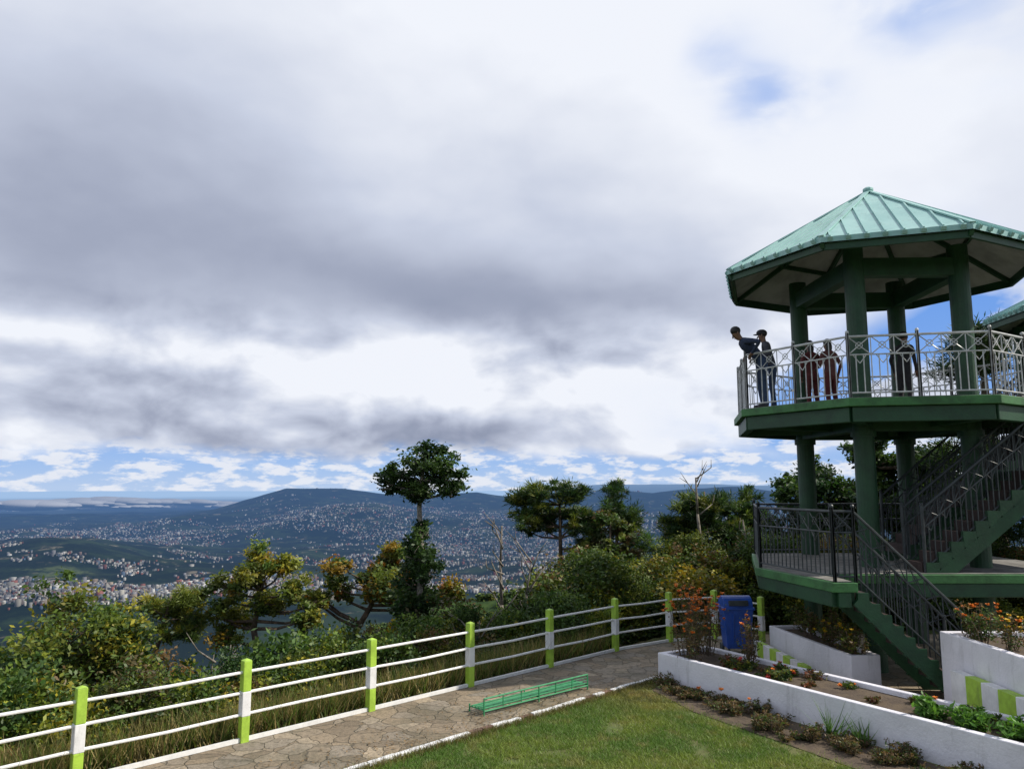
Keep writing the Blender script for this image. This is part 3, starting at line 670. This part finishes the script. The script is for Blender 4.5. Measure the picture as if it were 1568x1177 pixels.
railing(mb,(4.72,15.0,ZL),(5.18,12.7,ZL)); railing(mb,(4.72,15.0,ZL),(5.55,17.95,ZL)); railing(mb,(5.55,17.95,ZL),(8.0,18.1,ZL)); railing(mb,(8.0,18.1,ZL),(10.5,18.15,ZL))
railing(mb,(5.18,12.7,ZL),(5.5,12.66,ZL)); railing(mb,(5.5,12.66,ZL),(7.4,12.66,.05)); railing(mb,(5.55,13.66,ZL),(7.4,13.66,.05))
railing(mb,(7.3,13.95,ZL),(9.6,13.95,3.7)); railing(mb,(7.3,14.65,ZL),(9.6,14.65,3.7)); railing(mb,(7.7,15.3,2.1),(11.2,15.3,ZD)); railing(mb,(7.7,16.3,2.1),(11.2,16.3,ZD)); railing(mb,(9.6,13.95,3.7),(11.3,13.95,3.7))
mb.obj('lower_railing',[M_dkrail],tw)
sh=empty('covered_shelter'); build_roof(13.95,18.3,2.2,-70,7.55,8.6,sh); mb=MB()
for a_ in(30,120,210,300):
    x=13.95+1.6*math.cos(math.radians(a_)); y=18.3+1.6*math.sin(math.radians(a_)); mb.tube((x,y,-.6),(x,y,7.5),.15,n=16)
mb.prism(octo(2.2,-70,13.95,18.3),ZD-.2,ZD,0); mb.obj('frame',[M_green],sh)
mb=MB(); q=octo(2.1,-70,13.95,18.3)
for k in range(8): railing(mb,(*q[k],ZD),(*q[(k+1)%8],ZD))
mb.obj('railing',[M_silver],sh)
# ---------------------------------------------------------------- people
M_skin=mat('skin',(.20,.105,.065),.5,.1,10); M_hair=mat('hair',(.012,.010,.009),.5,.1,30); M_shoe=mat('shoes',(.05,.05,.055),.5,.1,10)
def cloth(n,c): return mat(n,c,.85,.2,12,.2,60)
def person(name,x,y,z,face,lean,arms,shirt,trouser,hgt=1.7,sleeve='short',longhair=False,legs=(0,0),cap=None):
    e=empty(name); k=hgt/1.7
    piv=Vector((0,0,.93)); Rl=Matrix.Rotation(-lean,3,'X')
    def up(v): return piv+Rl@(Vector(v)-piv)
    J={};E=[];R=[]
    def j(nm,p,r,par,lab):
        J[nm]=len(R); R.append((Vector(p),r)); 
        if par is not None: E.append((J[par],J[nm],lab))
    j('pel',(0,0,.93),(.155,.115),None,None)
    j('waist',up((0,0,1.08)),(.135,.10),'pel','shirt'); j('chest',up((0,.01,1.27)),(.165,.115),'waist','shirt'); j('uch',up((0,0,1.39)),(.13,.085),'chest','shirt')
    j('neck',up((0,.01,1.47)),(.052,.052),'uch','skin'); 
    hb=up((0,.02,1.47)); fw=Rl@Vector((0,1,0)); hu=(Rl@Vector((0,0,1))+Vector((0,0,.35))).normalized()
    j('jaw',hb+hu*.09+fw*.015,(.062,.072),'neck','skin'); j('cran',hb+hu*.165,(.078,.092),'jaw','skin'); j('top',hb+hu*.225-fw*.01,(.055,.065),'cran','skin')
    for s,nm in((-1,'L'),(1,'R')):
        lo=legs[0 if s<0 else 1]
        j('hip'+nm,(s*.09,0,.86),(.095,.10),'pel','tr'); j('kn'+nm,(s*.10,.03+lo*.5,.49),(.062,.062),'hip'+nm,'tr'); j('an'+nm,(s*.105,-.02+lo,.10),(.043,.043),'kn'+nm,'tr')
        j('he'+nm,(s*.105,-.03+lo,.05),(.04,.045),'an'+nm,'shoe'); j('to'+nm,(s*.12,.16+lo,.035),(.04,.03),'he'+nm,'shoe')
        sh_=up((s*.175,0,1.385)); j('sh'+nm,sh_,(.062,.062),'uch','shirt')
        wr=Vector(arms[0 if s<0 else 1]); mid=(sh_+wr)/2; dl=(wr-sh_).length; bend=math.sqrt(max(.0009,.0729-(dl/2)**2)) if dl<.54 else .03
        ax_=(wr-sh_).normalized(); bd=(Vector((s*.5,-.5,-.8))); bd=(bd-ax_*bd.dot(ax_)).normalized(); el=mid+bd*bend
        j('ue'+nm,sh_.lerp(el,.65),(.05,.05),'sh'+nm,'shirt'); j('el'+nm,el,(.042,.042),'ue'+nm,'shirt' if sleeve=='long' else 'skin'); j('wr'+nm,wr,(.028,.028),'el'+nm,'shirt' if sleeve=='long' else 'skin')
        fd=(wr-el).normalized(); sd=fd.cross(Vector((0,0,1)))
        if sd.length<.2: sd=Vector((1,0,0))
        sd.normalize(); dn=fd.cross(sd)*(1 if fd.cross(sd).z<0 else -1)
        pm=wr+fd*.055; j('pm'+nm,pm,(.034,.02),'wr'+nm,'skin')
        for q,(o_,ln) in enumerate(((-.028,.075),(-.010,.085),(.010,.08),(.027,.065))):
            a1=pm+fd*.035+sd*o_; a2=a1+fd*ln*.45+dn*.020; a3=a2+fd*ln*.2+dn*.04
            j(f'f{q}a'+nm,a1,(.010,.010),'pm'+nm,'skin'); j(f'f{q}b'+nm,a2,(.009,.009),f'f{q}a'+nm,'skin'); j(f'f{q}c'+nm,a3,(.008,.008),f'f{q}b'+nm,'skin')
        t1=wr+fd*.03-sd*s*.035; j('t1'+nm,t1,(.011,.011),'wr'+nm,'skin'); j('t2'+nm,t1+fd*.045-sd*s*.015,(.009,.009),'t1'+nm,'skin')
    me=bpy.data.meshes.new('sk'); me.from_pydata([p for p,_ in R],[(a,b) for a,b,_ in E],[]); o=bpy.data.objects.new('sk',me); COL.objects.link(o)
    md=o.modifiers.new('s','SKIN'); md.use_smooth_shade=True
    for i,(p,r_) in enumerate(R): me.skin_vertices[0].data[i].radius=r_; me.skin_vertices[0].data[i].use_root=(i==0)
    ms=o.modifiers.new('u','SUBSURF'); ms.levels=2; ms.render_levels=2
    dg=bpy.context.evaluated_depsgraph_get(); dg.update(); bm=bpy.data.meshes.new_from_object(o.evaluated_get(dg)); bpy.data.objects.remove(o)
    mats=[M_skin,shirt,trouser,M_shoe]; bm.materials.clear()
    for q in mats: bm.materials.append(q)
    lab={'skin':0,'shirt':1,'tr':2,'shoe':3}
    A_=np.array([R[a][0] for a,b,_ in E]);B_=np.array([R[b][0] for a,b,_ in E]); rr_=np.array([(R[a][1][0]+R[b][1][0])/2 for a,b,_ in E]); Ls=[lab[l] for *_,l in E]
    idx=[]
    for p in bm.polygons:
        c=np.array(p.center); ab=B_-A_; t=np.clip(((c-A_)*ab).sum(1)/((ab**2).sum(1)+1e-9),0,1); dd=np.linalg.norm(c-(A_+ab*t[:,None]),axis=1)-rr_*.9
        l=Ls[int(dd.argmin())]
        if l==2 and c[2]>.95: l=1
        idx.append(l)
    bm.polygons.foreach_set('material_index',idx); bm.polygons.foreach_set('use_smooth',[True]*len(bm.polygons))
    body=bpy.data.objects.new('body',bm); COL.objects.link(body); body.parent=e
    hd=MB(); hc=hb+hu*.165; sdv=fw.cross(hu).normalized()
    hd.ball(hc-fw*.018+hu*.028,(.088,.10,.088),1,12,8)
    if longhair: hd.ball(hc-fw*.06-hu*.09,(.075,.055,.15),1,10,7)
    if cap: hd.ball(hc+hu*.045,(.094,.105,.075),2,12,8); hd.ball(hc+hu*.04+fw*.11,(.06,.07,.012),2,8,4)
    for s in(-1,1):
        hd.ball(hc+sdv*s*.082-hu*.025,(.014,.018,.03),0,6,5); hd.ball(hc+sdv*s*.032+fw*.082-hu*.015,(.011,.008,.006),1,6,4)
    hd.tube(hc+fw*.085,hc+fw*.108-hu*.045,.008,.015,6,0); hd.tube(hc+fw*.084-hu*.075-sdv*.022,hc+fw*.084-hu*.075+sdv*.022,.006,.006,5,3)
    hd.obj('head_details',[M_skin,M_hair,cap or M_hair,M_redp],e,smooth=True)
    e.location=(x,y,z); e.rotation_euler=(0,0,face); e.scale=(k,k,k)
navy=cloth('navy_shirt',(.025,.04,.085)); jeans=cloth('jeans',(.04,.07,.14)); red=cloth('maroon_cloth',(.14,.03,.03)); grey=cloth('grey_cloth',(.07,.07,.085)); blk=cloth('dark_cloth',(.03,.03,.035)); rose=cloth('rose_cloth',(.16,.06,.055))
F=ZD+.012
person('man_leaning_on_railing',5.16,15.75,F,math.radians(92),.78,[(-.2,.25,1.03),(.2,.25,1.03)],navy,jeans,1.86,sleeve='long')
person('man_in_cap',5.52,16.2,F,math.radians(70),.25,[(-.2,.32,1.08),(.2,.32,1.08)],grey,jeans,1.72,sleeve='long',cap=blk)
person('woman_in_maroon',6.75,17.2,F,math.radians(10),.08,[(-.22,.1,.90),(.2,.35,1.12)],red,red,1.66,sleeve='long',longhair=True)
person('woman_in_rose',7.05,16.9,F,math.radians(20),.10,[(-.2,.25,1.05),(.24,.05,.88)],rose,red,1.64,sleeve='long',longhair=True)
person('man_in_dark_jacket',8.5,16.6,F,math.radians(-60),.1,[(-.24,.05,.88),(.24,.08,.88)],blk,blk,1.74,sleeve='long')
# ---------------------------------------------------------------- light & sky
el,azm=math.radians(42),math.radians(93)
sd=Vector((math.sin(azm)*math.cos(el),math.cos(azm)*math.cos(el),math.sin(el)))
L=bpy.data.lights.new('sun','SUN'); L.energy=5.0; L.angle=math.radians(.5); L.color=(1,.93,.82)
lo=bpy.data.objects.new('sun',L); COL.objects.link(lo); lo.rotation_euler=sd.to_track_quat('Z','Y').to_euler(); lo.location=(30,0,40)
W=bpy.data.worlds.new('World'); scene.world=W; W.use_nodes=True; nt=W.node_tree; nt.nodes.clear(); T=NT(nt)
sky=T.n('ShaderNodeTexSky',sky_type='NISHITA',sun_disc=False); sky.sun_elevation=el; sky.sun_rotation=azm; sky.altitude=1900
dr=T.n('ShaderNodeTexCoord').outputs['Generated']; sx=T.n('ShaderNodeSeparateXYZ'); T.set(sx.inputs[0],dr); x_,y_,z_=sx.outputs
wn=T.n('ShaderNodeSeparateXYZ'); T.set(wn.inputs[0],T.noise(T.vm('MULTIPLY',dr,(1,1,1.8)),3.2,4,.5,True))
U0=T.m('ARCTAN2',x_,y_); V0=T.m('ARCSINE',z_)
U=T.m('ADD',U0,T.m('MULTIPLY',T.m('SUBTRACT',wn.outputs[0],.5),.50)); V=T.m('ADD',V0,T.m('MULTIPLY',T.m('SUBTRACT',wn.outputs[1],.5),.16))
def blob(u,v,su,sv,amp):
    a=T.m('DIVIDE',T.m('SUBTRACT',U,math.radians(u)),math.radians(su)); b=T.m('DIVIDE',T.m('SUBTRACT',V,math.radians(v)),math.radians(sv))
    return T.m('MULTIPLY',T.m('EXPONENT',T.m('MULTIPLY',T.m('ADD',T.m('MULTIPLY',a,a),T.m('MULTIPLY',b,b)),-1.0)),amp)
soft=T.noise(T.vm('MULTIPLY',dr,(1,1,2.0)),2.2,4,.42)
cv3=T.vm('ADD',T.vm('MULTIPLY',dr,(1,1,1.8)),T.vm('MULTIPLY',T.noise(dr,5,2,.5,True),(.12,.12,.06)))
cum=T.noise(cv3,7.0,8,.48)
cum2=T.noise(T.vm('ADD',cv3,(.014,0,.030)),7.0,5,.45)
low_=T.ss(V0,math.radians(9.0),math.radians(14.5),1,0)
B=T.m('ADD',.90,T.m('MULTIPLY',T.m('SUBTRACT',soft,.5),.42))
B=T.m('ADD',B,T.m('MULTIPLY',T.m('SUBTRACT',cum,.5),T.m('ADD',.10,T.m('MULTIPLY',low_,.75))))
B=T.m('ADD',B,T.m('MULTIPLY',T.m('SUBTRACT',cum,cum2),T.m('ADD',.10,T.m('MULTIPLY',low_,.95))))
for a in [(-14,16.0,22,6.5,-.36),(6,13.0,16,3.6,-.32),(-34,16,12,7,-.16),(-12,8.9,7,1.8,.30),(0,7.2,14,2.0,.18),(13,6.2,10,2.5,.14),(-30,9,6,2.5,.12),
          (-22,3.9,13,1.4,-.38),(-5,3.9,10,1.1,-.28),(-24,6.8,7,1.5,-.18),(28,27,18,10,.16),(-30,24,14,7,-.08),(2,32,18,7,.14),(24,14,12,7,.10)]:
    B=T.m('ADD',B,blob(*a))
cc=T.ramp(B,[(.0,(.15,.19,.28)),(.25,(.23,.27,.38)),(.5,(.36,.40,.52)),(.75,(.58,.63,.76)),(1,(.88,.91,.98))])
cov=T.ss(T.m('ADD',V0,T.m('MULTIPLY',T.m('SUBTRACT',cum,.5),.070)),math.radians(1.8),math.radians(3.1))
holes=T.m('ADD',T.m('ADD',blob(19,27,4.5,2.4,.62),blob(32.5,8.5,7,4.6,2.6)),T.m('ADD',blob(35,31,5,4,.7),blob(24,4.8,8,1.8,1.3)))
holes=T.m('MULTIPLY',holes,T.ss(cum,.36,.56)); holes=T.m('MINIMUM',holes,1.0)
cov=T.m('MULTIPLY',cov,T.m('SUBTRACT',1.0,holes))
back=T.m('MULTIPLY',T.ss(y_,.25,-.25),T.ss(soft,.62,.42)); cov=T.m('MULTIPLY',cov,T.m('SUBTRACT',1.0,back))
hz=T.ramp(T.m('DIVIDE',V0,math.radians(12),clamp=True),[(0,(.46,.60,.84)),(.10,(.38,.55,.85)),(.3,(.25,.45,.86)),(1,(.17,.36,.82))])
cv=T.n('ShaderNodeCombineXYZ'); T.set(cv.inputs[0],T.m('MULTIPLY',U0,14.0)); T.set(cv.inputs[1],T.m('MULTIPLY',V0,42.0))
sn=T.noise(cv.outputs[0],1.7,8,.60); st_=T.ss(sn,.45,.58)
hz=T.mix(T.m('MULTIPLY',st_,T.ss(V0,math.radians(5),math.radians(2.5))),hz,(.78,.82,.91))
nis=T.mix(1.0,sky.outputs[0],(.10,.10,.10),'MULTIPLY')
base=T.mix(T.ss(T.m('ABSOLUTE',U0),.9,1.6),hz,nis)
fin=T.mix(cov,base,cc)
bg=T.n('ShaderNodeBackground'); 
sc10=T.mix(1.0,fin,(10,10,10),'MULTIPLY'); T.set(bg.inputs[0],sc10); bg.inputs[1].default_value=.1
o=T.n('ShaderNodeOutputWorld'); nt.links.new(bg.outputs[0],o.inputs[0])
# ---------------------------------------------------------------- camera
cam=bpy.data.cameras.new('camera'); cam.lens=27.18; cam.sensor_width=36; cam.clip_start=.05; cam.clip_end=250000
co=bpy.data.objects.new('camera',cam); COL.objects.link(co); co.location=(0,0,3.4); co.rotation_euler=(math.radians(90+7.55),0,0); scene.camera=co
scene.view_settings.view_transform='Standard'; scene.view_settings.look='None'; scene.view_settings.exposure=0
